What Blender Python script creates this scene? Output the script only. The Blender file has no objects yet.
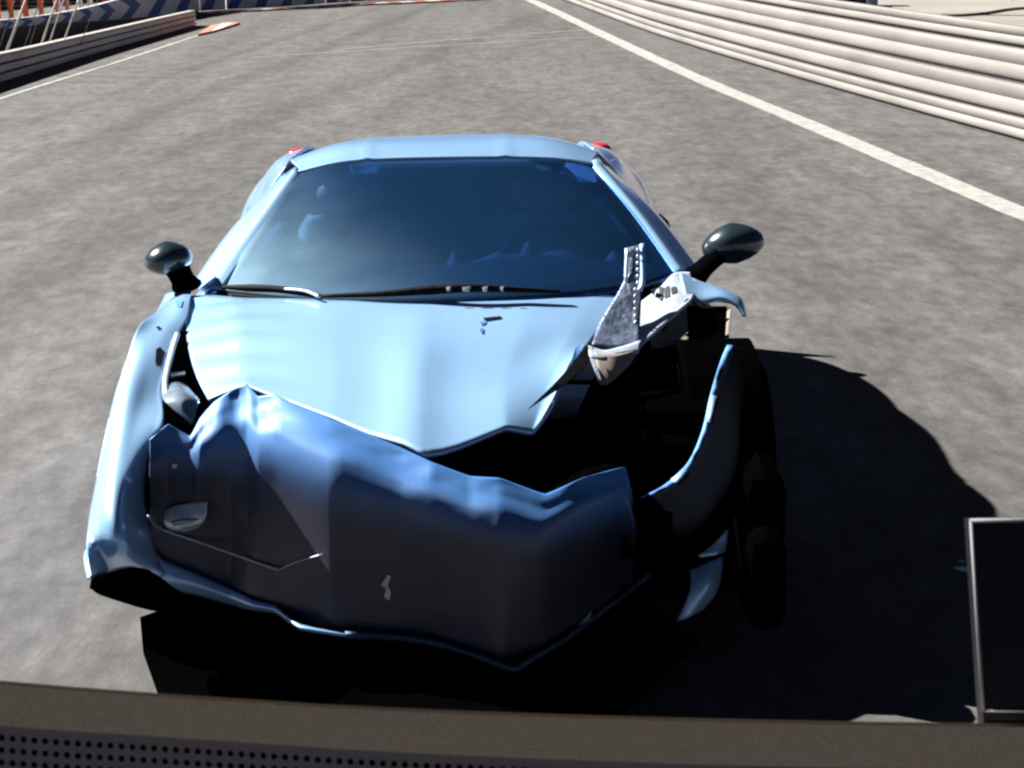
import bpy, bmesh, math, random
from mathutils import Vector, Matrix, noise
random.seed(7)
S = bpy.context.scene
COL = S.collection
V = Vector
# ------------------------------------------------------------------ camera
CAM = V((.0925, -4.62, 2.03)); YAW, PIT, ROL, F = .0197, .2433, -.0154, 1948.0
FW = V((math.sin(YAW)*math.cos(PIT), math.cos(YAW)*math.cos(PIT), -math.sin(PIT)))
_r = V((math.cos(YAW), -math.sin(YAW), 0)); _u = _r.cross(FW)
RT = _r*math.cos(ROL) + _u*math.sin(ROL); UP = _u*math.cos(ROL) - _r*math.sin(ROL)
cam = bpy.data.cameras.new('camera'); cam.lens = F/1024*36; cam.sensor_width = 36
cam.dof.use_dof = True; cam.dof.focus_distance = 6.2; cam.dof.aperture_fstop = 26
cam.clip_start = .05; cam.clip_end = 3000
camo = bpy.data.objects.new('camera', cam); COL.objects.link(camo)
m = Matrix((RT, UP, -FW)).transposed().to_4x4(); m.translation = CAM
camo.matrix_world = m; S.camera = camo
# ------------------------------------------------------------------ light
SUN = V((-1.06, .60, .93)).normalized()
EL = math.asin(SUN.z); AZ = math.atan2(SUN.x, SUN.y)
w = bpy.data.worlds.new('World'); S.world = w; w.use_nodes = True
nt = w.node_tree; bg = nt.nodes['Background']
sky = nt.nodes.new('ShaderNodeTexSky'); sky.sky_type = 'NISHITA'; sky.sun_disc = False
sky.sun_elevation = EL; sky.sun_rotation = AZ
sky.air_density = .06; sky.dust_density = .05; sky.ozone_density = 1.0; sky.altitude = 2000
nt.links.new(sky.outputs[0], bg.inputs[0]); bg.inputs[1].default_value = .05
sl = bpy.data.lights.new('sun', 'SUN'); sl.energy = 5; sl.angle = math.radians(.5); sl.color = (1, .96, .90)
so = bpy.data.objects.new('sun', sl); COL.objects.link(so)
so.rotation_mode = 'QUATERNION'; so.rotation_quaternion = (-SUN).to_track_quat('-Z', 'Y'); so.location = SUN*30
S.view_settings.view_transform = 'Standard'; S.view_settings.look = 'None'
S.view_settings.exposure = 1.8; S.view_settings.gamma = 1
S.render.engine = 'CYCLES'; S.cycles.max_bounces = 6; S.cycles.pixel_filter_type = 'BLACKMAN_HARRIS'; S.cycles.filter_width = 2.4

# ------------------------------------------------------------------ pixel -> point helpers (used while drafting real positions)
def ray(x, y): return FW + RT*((x-512)/F) + UP*((384-y)/F)
def atz(x, y, z=0): d = ray(x, y); return CAM + d*((z-CAM.z)/d.z)
def aty(x, y, Y): d = ray(x, y); return CAM + d*((Y-CAM.y)/d.y)
def atx(x, y, X): d = ray(x, y); return CAM + d*((X-CAM.x)/d.x)
def atd(x, y, D): return CAM + ray(x, y)*D
def Q(*l): return [aty(*p) for p in l]

# ------------------------------------------------------------------ materials
def mat(name, col, rough=.5, metal=0, coat=0, var=0, scale=8, bump=0, bscale=40, spec=.5, stretch=(1, 1, 1), em=None):
    m = bpy.data.materials.new(name); m.use_nodes = True; n = m.node_tree.nodes; L = m.node_tree.links
    b = n['Principled BSDF']; b.inputs['Base Color'].default_value = (*col, 1)
    b.inputs['Roughness'].default_value = rough; b.inputs['Metallic'].default_value = metal
    b.inputs['Coat Weight'].default_value = coat; b.inputs['Coat Roughness'].default_value = .08
    b.inputs['Specular IOR Level'].default_value = spec
    if var or bump:
        tc = n.new('ShaderNodeTexCoord'); mp = n.new('ShaderNodeMapping'); mp.inputs['Scale'].default_value = stretch
        L.new(tc.outputs['Object'], mp.inputs[0])
    if var:
        t = n.new('ShaderNodeTexNoise'); t.inputs['Scale'].default_value = scale; t.inputs['Detail'].default_value = 6
        L.new(mp.outputs[0], t.inputs['Vector'])
        r = n.new('ShaderNodeValToRGB'); r.color_ramp.elements[0].position = .3; r.color_ramp.elements[1].position = .7
        r.color_ramp.elements[0].color = (*[max(0, c*(1-var)) for c in col], 1)
        r.color_ramp.elements[1].color = (*[min(1, c*(1+var)) for c in col], 1)
        L.new(t.outputs[0], r.inputs[0]); L.new(r.outputs[0], b.inputs['Base Color'])
    if bump:
        t2 = n.new('ShaderNodeTexNoise'); t2.inputs['Scale'].default_value = bscale; t2.inputs['Detail'].default_value = 4
        L.new(mp.outputs[0], t2.inputs['Vector'])
        bp = n.new('ShaderNodeBump'); bp.inputs['Strength'].default_value = bump; bp.inputs['Distance'].default_value = .01
        L.new(t2.outputs[0], bp.inputs['Height']); L.new(bp.outputs[0], b.inputs['Normal'])
    return m
PAINT = mat('pale_blue_paint', (.32, .56, .88), .33, .40, .9, .05, 3, .06, 5)
PAINTD = mat('scuffed_and_shaded_blue_paint', (.10, .26, .60), .45, .35, .4, .35, 7, .3, 9)
def fascia_shade_mat():
    m = mat('blue_paint_shade_fade', (.08, .24, .60), .55, .1, .12); n = m.node_tree.nodes; L = m.node_tree.links; b = n['Principled BSDF']
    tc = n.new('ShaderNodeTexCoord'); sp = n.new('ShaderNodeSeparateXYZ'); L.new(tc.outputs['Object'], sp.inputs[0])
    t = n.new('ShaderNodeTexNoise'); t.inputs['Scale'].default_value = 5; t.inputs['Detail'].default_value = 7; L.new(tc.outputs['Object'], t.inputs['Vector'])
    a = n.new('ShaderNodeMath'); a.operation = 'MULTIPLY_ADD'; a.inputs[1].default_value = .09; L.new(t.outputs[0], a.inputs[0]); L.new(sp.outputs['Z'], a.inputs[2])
    # shade painted in: blue darkens towards the bottom and left of the bumper skin
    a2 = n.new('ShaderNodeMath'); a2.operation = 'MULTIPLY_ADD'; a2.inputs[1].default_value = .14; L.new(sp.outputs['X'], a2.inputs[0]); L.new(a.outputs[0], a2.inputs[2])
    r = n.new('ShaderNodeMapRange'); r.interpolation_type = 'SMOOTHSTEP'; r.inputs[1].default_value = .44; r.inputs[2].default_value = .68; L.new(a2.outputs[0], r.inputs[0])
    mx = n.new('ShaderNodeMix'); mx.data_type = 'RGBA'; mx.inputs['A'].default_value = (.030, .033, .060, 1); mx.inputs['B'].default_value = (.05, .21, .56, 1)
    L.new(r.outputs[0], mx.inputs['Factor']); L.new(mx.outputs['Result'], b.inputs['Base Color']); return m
FASC_SHADE = fascia_shade_mat()
BLACK = mat('black_plastic', (.004, .004, .005), .7, spec=.08, var=.4, scale=20, bump=.3)
VOID = mat('dark_underbody_and_shadow_fill', (.0007, .0007, .0008), .95, var=.2, spec=0)
GRIME = mat('dark_grille_mesh', (.30, .30, .42), .8, 0, 0, .15, 3, .15, 25, spec=.15)
RUB = mat('tyre_rubber', (.0012, .0012, .0014), .9, var=.3, bump=.3, spec=.0)
RIM = mat('rim_metal', (.35, .36, .38), .3, .9, var=.1)
SILV = mat('torn_bright_metal', (.42, .48, .58), .4, .3, .2, .15, 25, .3)
BARE = mat('bare_bracket_metal', (.10, .13, .20), .45, .5, 0, .6, 30, .5, 60)
TAN = mat('beige_matte', (.22, .19, .16), .8, var=.2, scale=30)
RED = mat('red_lens', (.75, .03, .05), .2, 0, .8, var=.1)
LENS = mat('grey_lens', (.25, .33, .42), .15, .2, 1, var=.3, scale=25)
CLEAR = mat('lamp_glass', (.45, .5, .55), .2, .3, 1, var=.4, scale=30)
DASH = mat('dashboard_leather', (.20, .23, .28), .7, var=.2, scale=10)
SEAT = mat('seat_leather', (.60, .64, .70), .6, var=.2, scale=10)
MIRR = mat('mirror_shell', (.02, .035, .045), .22, .1, 1, var=.3, scale=20)
GALV = mat('galvanised_rail', (.165, .153, .143), .75, .0, 0, .24, 3, .2, 20, stretch=(1, .15, 1))
GALVD = mat('weathered_rail', (.75, .68, .66), .7, .0, 0, .2, 4, .3, 20, stretch=(1, .2, 1))
POST = mat('steel_post', (.5, .48, .45), .5, .2, var=.15)
WHITE = mat('white_board', (.72, .74, .76), .6, var=.12, scale=5)
BACK = mat('rail_backing', (.03, .028, .028), .8, var=.2)
BLUE = mat('blue_board', (.015, .09, .36), .5, var=.2, scale=5)
DKW = mat('dark_wall', (.09, .085, .09), .8, var=.3, scale=4)
LINE = mat('white_road_paint', (.28, .27, .258), .7, var=.25, scale=9, bump=.3, bscale=60)
FAINT = mat('worn_yellow_paint', (.27, .26, .21), .8, var=.25, scale=6)
KERBR = mat('kerb_orange_paint', (.5, .17, .11), .7, var=.35, scale=6)
KERBW = mat('kerb_white_paint', (.6, .55, .5), .7, var=.25, scale=6)
BRONZE = mat('bronze_plastic', (.54, .42, .29), .5, .0, 0, .28, 700, .25, 900)
GRILL = mat('grille_plastic', (.19, .165, .17), .6, 0, 0, .12, 300, .2, 700)
EDGE = mat('gasket_black', (.01, .01, .01), .6, var=.2)
PANEL = mat('black_gloss_panel', (.004, .004, .006), .35, spec=.2)
TRIM = mat('silver_trim', (.15, .155, .17), .6, .0, var=.1, scale=60)

CHAR = mat('charcoal_plastic_and_shade', (.0015, .0018, .003), .9, spec=0)  # black parts, and painted shade on the right bumper corner
PLAS = mat('satin_black_plastic', (.006, .006, .008), .5, spec=.15)
SHPAINT = mat('shaded_blue_paint', (.02, .05, .12), .6, .1, 0, .4, 15, .4, 30)  # paint darkened to put the lip's shade into the colour
def glass_mat():
    m = bpy.data.materials.new('windscreen_glass'); m.use_nodes = True; n = m.node_tree.nodes; L = m.node_tree.links
    n.remove(n['Principled BSDF']); out = n['Material Output']
    t = n.new('ShaderNodeBsdfTransparent'); t.inputs[0].default_value = (.30, .42, .58, 1)
    g = n.new('ShaderNodeBsdfPrincipled'); g.inputs['Base Color'].default_value = (.018, .07, .17, 1)
    g.inputs['Roughness'].default_value = .12; g.inputs['Coat Weight'].default_value = .5
    mx = n.new('ShaderNodeMixShader'); mx.inputs[0].default_value = .25
    # pale reflection painted into the glass, stronger low on the left
    d = n.new('ShaderNodeBsdfDiffuse'); d.inputs[0].default_value = (.30, .48, .60, 1)
    tc = n.new('ShaderNodeTexCoord'); sp = n.new('ShaderNodeSeparateXYZ'); L.new(tc.outputs['Object'], sp.inputs[0])
    a = n.new('ShaderNodeMath'); a.operation = 'MULTIPLY_ADD'; a.inputs[1].default_value = -.75; a.inputs[2].default_value = .03
    L.new(sp.outputs['X'], a.inputs[0])
    b = n.new('ShaderNodeMath'); b.operation = 'MULTIPLY_ADD'; b.inputs[1].default_value = -1.3; b.inputs[2].default_value = 1.33
    L.new(sp.outputs['Z'], b.inputs[0])
    c = n.new('ShaderNodeMath'); c.operation = 'ADD'; c.use_clamp = True
    L.new(a.outputs[0], c.inputs[0]); L.new(b.outputs[0], c.inputs[1])
    nz = n.new('ShaderNodeTexNoise'); nz.inputs['Scale'].default_value = 4; L.new(tc.outputs['Object'], nz.inputs['Vector'])
    p = n.new('ShaderNodeMath'); p.operation = 'POWER'; p.inputs[1].default_value = 2.4; L.new(c.outputs[0], p.inputs[0])
    q = n.new('ShaderNodeMath'); q.operation = 'MULTIPLY'; L.new(p.outputs[0], q.inputs[0]); L.new(nz.outputs[0], q.inputs[1])
    q2 = n.new('ShaderNodeMath'); q2.operation = 'MULTIPLY'; q2.use_clamp = True; q2.inputs[1].default_value = 1.5; L.new(q.outputs[0], q2.inputs[0])
    m2 = n.new('ShaderNodeMixShader')
    L.new(t.outputs[0], mx.inputs[1]); L.new(g.outputs[0], mx.inputs[2])
    L.new(q2.outputs[0], m2.inputs[0]); L.new(mx.outputs[0], m2.inputs[1]); L.new(d.outputs[0], m2.inputs[2])
    L.new(m2.outputs[0], out.inputs[0])
    return m
GLASS = glass_mat()
def clear_mat():
    m = bpy.data.materials.new('side_glass'); m.use_nodes = True; n = m.node_tree.nodes; L = m.node_tree.links
    n.remove(n['Principled BSDF']); t = n.new('ShaderNodeBsdfTransparent'); t.inputs[0].default_value = (.85, .9, .95, 1)
    g = n.new('ShaderNodeBsdfGlossy'); g.inputs['Roughness'].default_value = .05
    fr = n.new('ShaderNodeFresnel'); mx = n.new('ShaderNodeMixShader'); L.new(fr.outputs[0], mx.inputs[0]); L.new(t.outputs[0], mx.inputs[1]); L.new(g.outputs[0], mx.inputs[2])
    L.new(mx.outputs[0], n['Material Output'].inputs[0]); return m
SGLASS = clear_mat()

TYRE_MARKS = [(-3.6, 10.7, -1.94, 24.5, .26, .24), (-3.1, 8.6, -.55, 21.4, .34, .20), (-4.3, 13.9, -2.8, 25.8, .16, .20), (-1.9, 9.0, 1.0, 24.0, .35, .14)]
def asphalt_mat():
    m = bpy.data.materials.new('track_asphalt'); m.use_nodes = True; n = m.node_tree.nodes; L = m.node_tree.links
    b = n['Principled BSDF']; b.inputs['Roughness'].default_value = .85; b.inputs['Specular IOR Level'].default_value = .25
    tc = n.new('ShaderNodeTexCoord')
    def nz(scale, st, det=5, rot=0, dist=0):
        mp = n.new('ShaderNodeMapping'); mp.inputs['Scale'].default_value = st; mp.inputs['Rotation'].default_value = (0, 0, rot)
        L.new(tc.outputs['Object'], mp.inputs[0])
        t = n.new('ShaderNodeTexNoise'); t.inputs['Scale'].default_value = scale; t.inputs['Detail'].default_value = det
        t.inputs['Distortion'].default_value = dist
        L.new(mp.outputs[0], t.inputs['Vector']); return t.outputs[0]
    def rng(s, lo, hi, a, c):
        r = n.new('ShaderNodeMapRange'); r.inputs[1].default_value = lo; r.inputs[2].default_value = hi
        r.inputs[3].default_value = a; r.inputs[4].default_value = c; L.new(s, r.inputs[0]); return r.outputs[0]
    def mul(a, c):
        r = n.new('ShaderNodeMath'); r.operation = 'MULTIPLY'; L.new(a, r.inputs[0]); L.new(c, r.inputs[1]); return r.outputs[0]
    f = rng(nz(4.0, (1, .45, 1), 6, .1),   .3, .7, .76, 1.24)          # mottled patches
    f = mul(f, rng(nz(12, (1, .42, 1), 3), .32, .68, .76, 1.22))
    f = mul(f, rng(nz(34, (1, .6, 1), 3), .3, .7, .88, 1.12))
    f = mul(f, rng(nz(120, (1, 1, 1), 3), .3, .7, .93, 1.07))         # grit
    f = mul(f, rng(nz(.5, (1, .4, 1), 3, .2), .3, .7, .90, 1.10))
    f = mul(f, rng(nz(1.5, (1, .045, 1), 4, -.30, .2), .42, .70, 1.04, .78))  # rubbered-in streaks on the bend
    sp = n.new('ShaderNodeSeparateXYZ'); L.new(tc.outputs['Object'], sp.inputs[0])
    for (xa, ya, xb, yb, wd, am) in TYRE_MARKS:
        sl_ = (xb-xa)/(yb-ya)
        a = n.new('ShaderNodeMath'); a.operation = 'MULTIPLY_ADD'; a.inputs[1].default_value = -sl_; a.inputs[2].default_value = -(xa-sl_*ya)
        L.new(sp.outputs['Y'], a.inputs[0])
        d = n.new('ShaderNodeMath'); d.operation = 'ADD'; L.new(a.outputs[0], d.inputs[0]); L.new(sp.outputs['X'], d.inputs[1])
        e = n.new('ShaderNodeMath'); e.operation = 'ABSOLUTE'; L.new(d.outputs[0], e.inputs[0])
        f = mul(f, rng(e.outputs[0], wd*.3, wd, 1-am, 1))
    c = n.new('ShaderNodeValToRGB'); c.color_ramp.elements[0].color = (.0, .0, .0, 1); c.color_ramp.elements[1].color = (.164, .159, .159, 1)
    h = n.new('ShaderNodeMath'); h.operation = 'MULTIPLY'; h.inputs[1].default_value = .5; L.new(f, h.inputs[0])
    L.new(h.outputs[0], c.inputs[0]); L.new(c.outputs[0], b.inputs['Base Color'])
    bp = n.new('ShaderNodeBump'); bp.inputs['Strength'].default_value = .25; bp.inputs['Distance'].default_value = .01
    L.new(nz(60, (1, 1, 1), 5), bp.inputs['Height']); L.new(bp.outputs[0], b.inputs['Normal'])
    return m
ASPH = asphalt_mat()
APRON = mat('pale_concrete', (.21, .193, .175), .85, var=.15, scale=.6)

# ------------------------------------------------------------------ mesh helpers
def tag(o, label=None, cat=None, group=None, kind=None):
    if label: o['label'] = label
    if cat: o['category'] = cat
    if group: o['group'] = group
    if kind: o['kind'] = kind
    return o
def link(name, me, mt, parent=None, smooth=True):
    if mt and not me.materials: me.materials.append(mt)
    if smooth:
        for p in me.polygons: p.use_smooth = True
    o = bpy.data.objects.new(name, me); COL.objects.link(o)
    if parent: o.parent = parent
    return o
def empty(name, loc, label, cat, group=None):
    o = bpy.data.objects.new(name, None); o.empty_display_size = .2; COL.objects.link(o); o.location = loc
    return tag(o, label, cat, group)
def mesh(name, vs, fs):
    me = bpy.data.meshes.new(name); me.from_pydata([tuple(v) for v in vs], [], fs); me.update(); return me
def P(name, vs, fs, mt, parent=None, smooth=True, th=0, bev=0):
    """part whose points are given in world space; parents are unrotated Empties"""
    off = parent_world(parent) if parent else V((0, 0, 0))
    me = mesh(name, [V(v)-off for v in vs], fs)
    bm = bmesh.new(); bm.from_mesh(me)
    if th: solid(bm, th)
    bmesh.ops.recalc_face_normals(bm, faces=bm.faces) if not th else None
    if bev: bmesh.ops.bevel(bm, geom=list(bm.edges), offset=bev, segments=2, affect='EDGES', profile=.5)
    bm.to_mesh(me); bm.free()
    return link(name, me, mt, parent, smooth)
def parent_world(p):
    o = V(p.location)
    while p.parent: p = p.parent; o += V(p.location)
    return o
def solid(bm, th):
    """give a sheet real thickness th (m), pushed away from its normals"""
    bm.normal_update()
    vs = list(bm.verts); fs = list(bm.faces)
    n0 = {v: v.normal.copy() for v in vs}
    cp = {v: bm.verts.new(v.co - n0[v]*th) for v in vs}
    be = [e for e in bm.edges if len(e.link_faces) == 1]
    for f in fs: bm.faces.new([cp[v] for v in reversed(f.verts)])
    for e in be:
        a, b = e.verts
        f = e.link_faces[0]; vl = list(f.verts); i = vl.index(a)
        if vl[(i+1) % len(vl)] == b: bm.faces.new([b, a, cp[a], cp[b]])
        else: bm.faces.new([a, b, cp[b], cp[a]])
def cat(pts, n, ten=.5):
    """cardinal spline through pts, n samples per span"""
    out = []
    L = len(pts)
    for i in range(L-1):
        p0 = pts[max(i-1, 0)]; p1 = pts[i]; p2 = pts[i+1]; p3 = pts[min(i+2, L-1)]
        m1 = (p2-p0)*ten; m2 = (p3-p1)*ten
        for k in range(n):
            t = k/n; t2 = t*t; t3 = t2*t
            out.append(p1*(2*t3-3*t2+1) + m1*(t3-2*t2+t) + p2*(-2*t3+3*t2) + m2*(t3-t2))
    out.append(pts[-1].copy()); return out
def grid(name, rows, mt, parent=None, nu=5, nv=5, th=.008, tu=.5, tv=.5, dis=None, up=True):
    rows = [[V(p) for p in r] for r in rows]
    rs = [cat(r, nu, tu) for r in rows]
    cols = [cat([r[i] for r in rs], nv, tv) for i in range(len(rs[0]))]
    nr = len(cols[0]); nc = len(cols)
    vs = [cols[j][i] for i in range(nr) for j in range(nc)]
    if dis: vs = [v + dis(v, j/(nc-1), i/(nr-1)) for i in range(nr) for j in range(nc) for v in [cols[j][i]]]
    fs = [(i*nc+j, i*nc+j+1, (i+1)*nc+j+1, (i+1)*nc+j) for i in range(nr-1) for j in range(nc-1)]
    # face the sheet towards the outside (up / towards the front)
    a, b, c, d = [vs[k] for k in fs[len(fs)//2]]
    if ((c-a).cross(d-b)).dot(V((0, -.6, .8)) if up is True else V(up)) < 0: fs = [tuple(reversed(f)) for f in fs]
    return P(name, vs, fs, mt, parent, True, th)
def poly(name, pts, mt, parent=None, th=.01, smooth=False, up=(0, -.6, .8)):
    """flat-ish many-sided plate with thickness"""
    pts = [V(p) for p in pts]
    n = sum(((pts[i]-pts[0]).cross(pts[(i+1) % len(pts)]-pts[0]) for i in range(1, len(pts)-1)), V((0, 0, 0)))
    if n.dot(V(up)) < 0: pts = pts[::-1]
    off = parent_world(parent) if parent else V((0, 0, 0))
    bm = bmesh.new(); vs = [bm.verts.new(p-off) for p in pts]; bm.faces.new(vs)
    if len(pts) > 4: bmesh.ops.triangulate(bm, faces=list(bm.faces))
    if th: solid(bm, th)
    me = bpy.data.meshes.new(name); bm.to_mesh(me); bm.free()
    return link(name, me, mt, parent, smooth)
def tube(name, pts, r, mt, parent=None, seg=8, n=4, ten=.5, flat=1):
    pts = [V(p) for p in pts]; rr = r if isinstance(r, (list, tuple)) else [r]*len(pts)
    c = cat([V((*p, )) for p in pts], n, ten) if len(pts) > 2 else pts
    N = len(c); R = [rr[min(int(i/(N-1)*(len(rr)-1)), len(rr)-2)] + (rr[min(int(i/(N-1)*(len(rr)-1)), len(rr)-2)+1]-rr[min(int(i/(N-1)*(len(rr)-1)), len(rr)-2)])*((i/(N-1)*(len(rr)-1)) - min(int(i/(N-1)*(len(rr)-1)), len(rr)-2)) for i in range(N)]
    vs = []; fs = []
    for i, p in enumerate(c):
        t = (c[min(i+1, N-1)]-c[max(i-1, 0)]).normalized()
        a = t.cross(V((0, 0, 1)) if abs(t.z) < .9 else V((0, 1, 0))).normalized(); b = a.cross(t)
        for k in range(seg):
            an = 2*math.pi*k/seg; vs.append(p + a*math.cos(an)*R[i] + b*math.sin(an)*R[i]*flat)
    for i in range(N-1):
        for k in range(seg): fs.append((i*seg+k, i*seg+(k+1) % seg, (i+1)*seg+(k+1) % seg, (i+1)*seg+k))
    fs.append(tuple(range(seg))[::-1]); fs.append(tuple((N-1)*seg+k for k in range(seg)))
    return P(name, vs, fs, mt, parent)
def box(name, a, b, mt, parent=None, bev=.0):
    x0, y0, z0 = a; x1, y1, z1 = b
    vs = [(x0, y0, z0), (x1, y0, z0), (x1, y1, z0), (x0, y1, z0), (x0, y0, z1), (x1, y0, z1), (x1, y1, z1), (x0, y1, z1)]
    fs = [(0, 3, 2, 1), (4, 5, 6, 7), (0, 1, 5, 4), (1, 2, 6, 5), (2, 3, 7, 6), (3, 0, 4, 7)]
    return P(name, vs, fs, mt, parent, False, 0, bev)
def blob(name, c, r, mt, parent=None, rot=None, seg=20, rings=12, fn=None):
    off = parent_world(parent) if parent else V((0, 0, 0))
    bm = bmesh.new(); bmesh.ops.create_uvsphere(bm, u_segments=seg, v_segments=rings, radius=1)
    for v in bm.verts:
        if fn: v.co = fn(v.co)
        v.co = V((v.co.x*r[0], v.co.y*r[1], v.co.z*r[2]))
        if rot: v.co.rotate(rot)
        v.co += V(c)-off
    me = bpy.data.meshes.new(name); bm.to_mesh(me); bm.free(); return link(name, me, mt, parent)
def sheet(name, pts, mt, z, kind='structure', parent=None):
    vs = [(p[0], p[1], z) for p in pts]
    o = P(name, vs, [tuple(range(len(vs)))], mt, parent, False)
    if o.data.polygons[0].normal.z < 0: o.data.flip_normals()
    if kind: o['kind'] = kind
    return o
def strip(name, path, w, mt, z, n=6, kind='structure', parent=None, jit=0):
    c = cat([V((p[0], p[1], z)) for p in path], n)
    vs = []
    for i, p in enumerate(c):
        t = (c[min(i+1, len(c)-1)]-c[max(i-1, 0)]).normalized(); s = V((t.y, -t.x, 0))
        j1 = random.uniform(-jit, jit); j2 = random.uniform(-jit, jit)
        vs += [p-s*(w/2+j1), p+s*(w/2+j2)]
    fs = [(2*i, 2*i+1, 2*i+3, 2*i+2) for i in range(len(c)-1)]
    o = P(name, vs, fs, mt, parent, False)
    if o.data.polygons[0].normal.z < 0: o.data.flip_normals()
    if kind: o['kind'] = kind
    return o

from mathutils.bvhtree import BVHTree
def onto(o, pts, lift=.003, fallback=1.0):
    """points lying on the surface of panel o"""
    off = parent_world(o); me = o.data
    t = BVHTree.FromPolygons([v.co+off for v in me.vertices], [tuple(p.vertices) for p in me.polygons])
    out = []
    for x, y in pts:
        d = ray(x, y); h, n, i, q = t.ray_cast(CAM, d.normalized())
        if h is None: h = aty(x, y, fallback); n = V((0, -.5, .8))
        if n.dot(d) > 0: n = -n
        out.append(h+n*lift)
    return out
def decal(name, o, pts, mt, parent, th=.002, lift=.004, fallback=1.0):
    return poly(name, onto(o, pts, lift, fallback), mt, parent, th, up=-FW)
# ------------------------------------------------------------------ setting: ground and markings
R_ = 900
sheet('ground', [(-R_, -R_), (R_, -R_), (R_, R_), (-R_, R_)], ASPH, 0)
rb = [V((6.9, -8, 0)), V((6.4, -2, 0)), V((5.62, 6, 0)), V((4.74, 11.62, 0)), V((4.34, 14.28, 0)), V((3.85, 17.87, 0)), V((3.31, 22.35, 0)),
      V((2.86, 26.74, 0)), V((2.17, 35.42, 0)), V((1.75, 40, 0))]
ap = [(p.x+.25, p.y) for p in rb]
sheet('paved_apron', ap + [(30, 60), (60, 60), (60, -8)], APRON, .008)
wl = [(4.6, -6), (4.5, 0), (3.95, 5.5), (3.68, 7.83), (3.44, 10.45), (3.16, 13.56), (2.76, 17.84), (2.23, 25.02), (1.82, 31.2), (1.41, 36.9)]
tagw = strip('edge_line', wl, .225, LINE, .004, 12, jit=.006)
ll = [(-5.6, 5), (-5.35, 12), (-5.05, 17), (-4.86, 19.3), (-4.62, 21.97), (-4.22, 27.32), (-3.95, 29.86)]
strip('edge_line', ll, .065, LINE, .004, 10, jit=.01)
strip('grid_line', [atz(250, 58), atz(420, 47), atz(600, 37)], .06, FAINT, .0044, 8, jit=.006)
strip('grid_line', [atz(330, 51), atz(440, 41), atz(600, 29)], .06, FAINT, .0048, 8, jit=.006)
# kerb end beside the left guard rail (flat kerb, red-orange and white)
k = empty('kerb', atz(218, 30), 'short faded orange and white kerb beyond the end of the dark guard rail', 'kerb')
kp = [(198, 36, 212, 27), (212, 33, 222, 25.5), (222, 30, 232, 24.5), (232, 27, 240, 24)]
for i in range(3):
    a, b = kp[i], kp[i+1]
    A, B, C_, D = atz(a[0], a[1]), atz(b[0], b[1]), atz(b[2], b[3]), atz(a[2], a[3])
    poly('kerb_block', [p+V((0, 0, .035)) for p in (A, B, C_, D)], KERBR if i != 1 else KERBW, k, .03, up=(0, 0, 1))
# far kerb, along the foot of the blue wall
fk = [atz(204, 14), atz(270, 10.5), atz(350, 6), atz(440, 2), atz(540, -3.5), atz(640, -9)]
k = empty('kerb', fk[2], 'thin orange and white kerb along the foot of the blue chevron wall', 'kerb')
fc = cat(fk, 7)
for i in range(len(fc)-1):
    t = (fc[i+1]-fc[i]).normalized(); s = V((t.y, -t.x, 0))*.14
    z = V((0, 0, .04))
    poly('kerb_block', [fc[i]-s+z, fc[i+1]-s+z, fc[i+1]+s+z, fc[i]+s+z], KERBR if i % 2 else KERBW, k, .035, up=(0, 0, 1))

# ------------------------------------------------------------------ guard rails
def wbeam(name, path, z0, z1, mt, parent, side, n=5, d=.07):
    """one ribbed rail between heights z0(s) and z1(s); side=+1 bulges to -x"""
    c = cat(path, n); N = len(c); prof = [(0, 0), (.05, .8), (.16, 1), (.43, .96), (.48, .35), (.52, .35), (.57, .96), (.84, 1), (.95, .8), (1, 0)]
    vs = []; fs = []
    for i, p in enumerate(c):
        t = (c[min(i+1, N-1)]-c[max(i-1, 0)]).normalized(); s = V((-t.y, t.x, 0))*side; q = i/(N-1)
        a = z0(q) if callable(z0) else z0; b = z1(q) if callable(z1) else z1
        for (h, o) in prof: vs.append(p + s*(o*d) + V((0, 0, a+(b-a)*h)))
    M_ = len(prof)
    for i in range(N-1):
        for j in range(M_-1): fs.append((i*M_+j, i*M_+j+1, (i+1)*M_+j+1, (i+1)*M_+j))
    return P(name, vs, fs, mt, parent, True, .006)
g = empty('guard_rail', rb[4], 'tall bright sunlit guard rail of stacked ribbed beams on the right side of the track', 'guard rail')
zz = [(.02, .195), (.215, .475), (.50, .765), (.79, .95)]
for a, b in zz: wbeam('rail', rb, a, b, GALV, g, 1, 6, .032)
cc = cat(rb, 9)
for i in range(0, len(cc)-1, 3):
    p = cc[i]; box('post', (p.x+.03, p.y-.05, 0), (p.x+.13, p.y+.05, .90), GALVD, g, .006)
vs = []
for p in cat(rb, 4): vs += [p+V((.012, 0, .0)), p+V((.012, 0, .93))]
P('backing_plate', vs, [(2*i, 2*i+2, 2*i+3, 2*i+1) for i in range(len(vs)//2-1)], BACK, g, False, .012)
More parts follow.
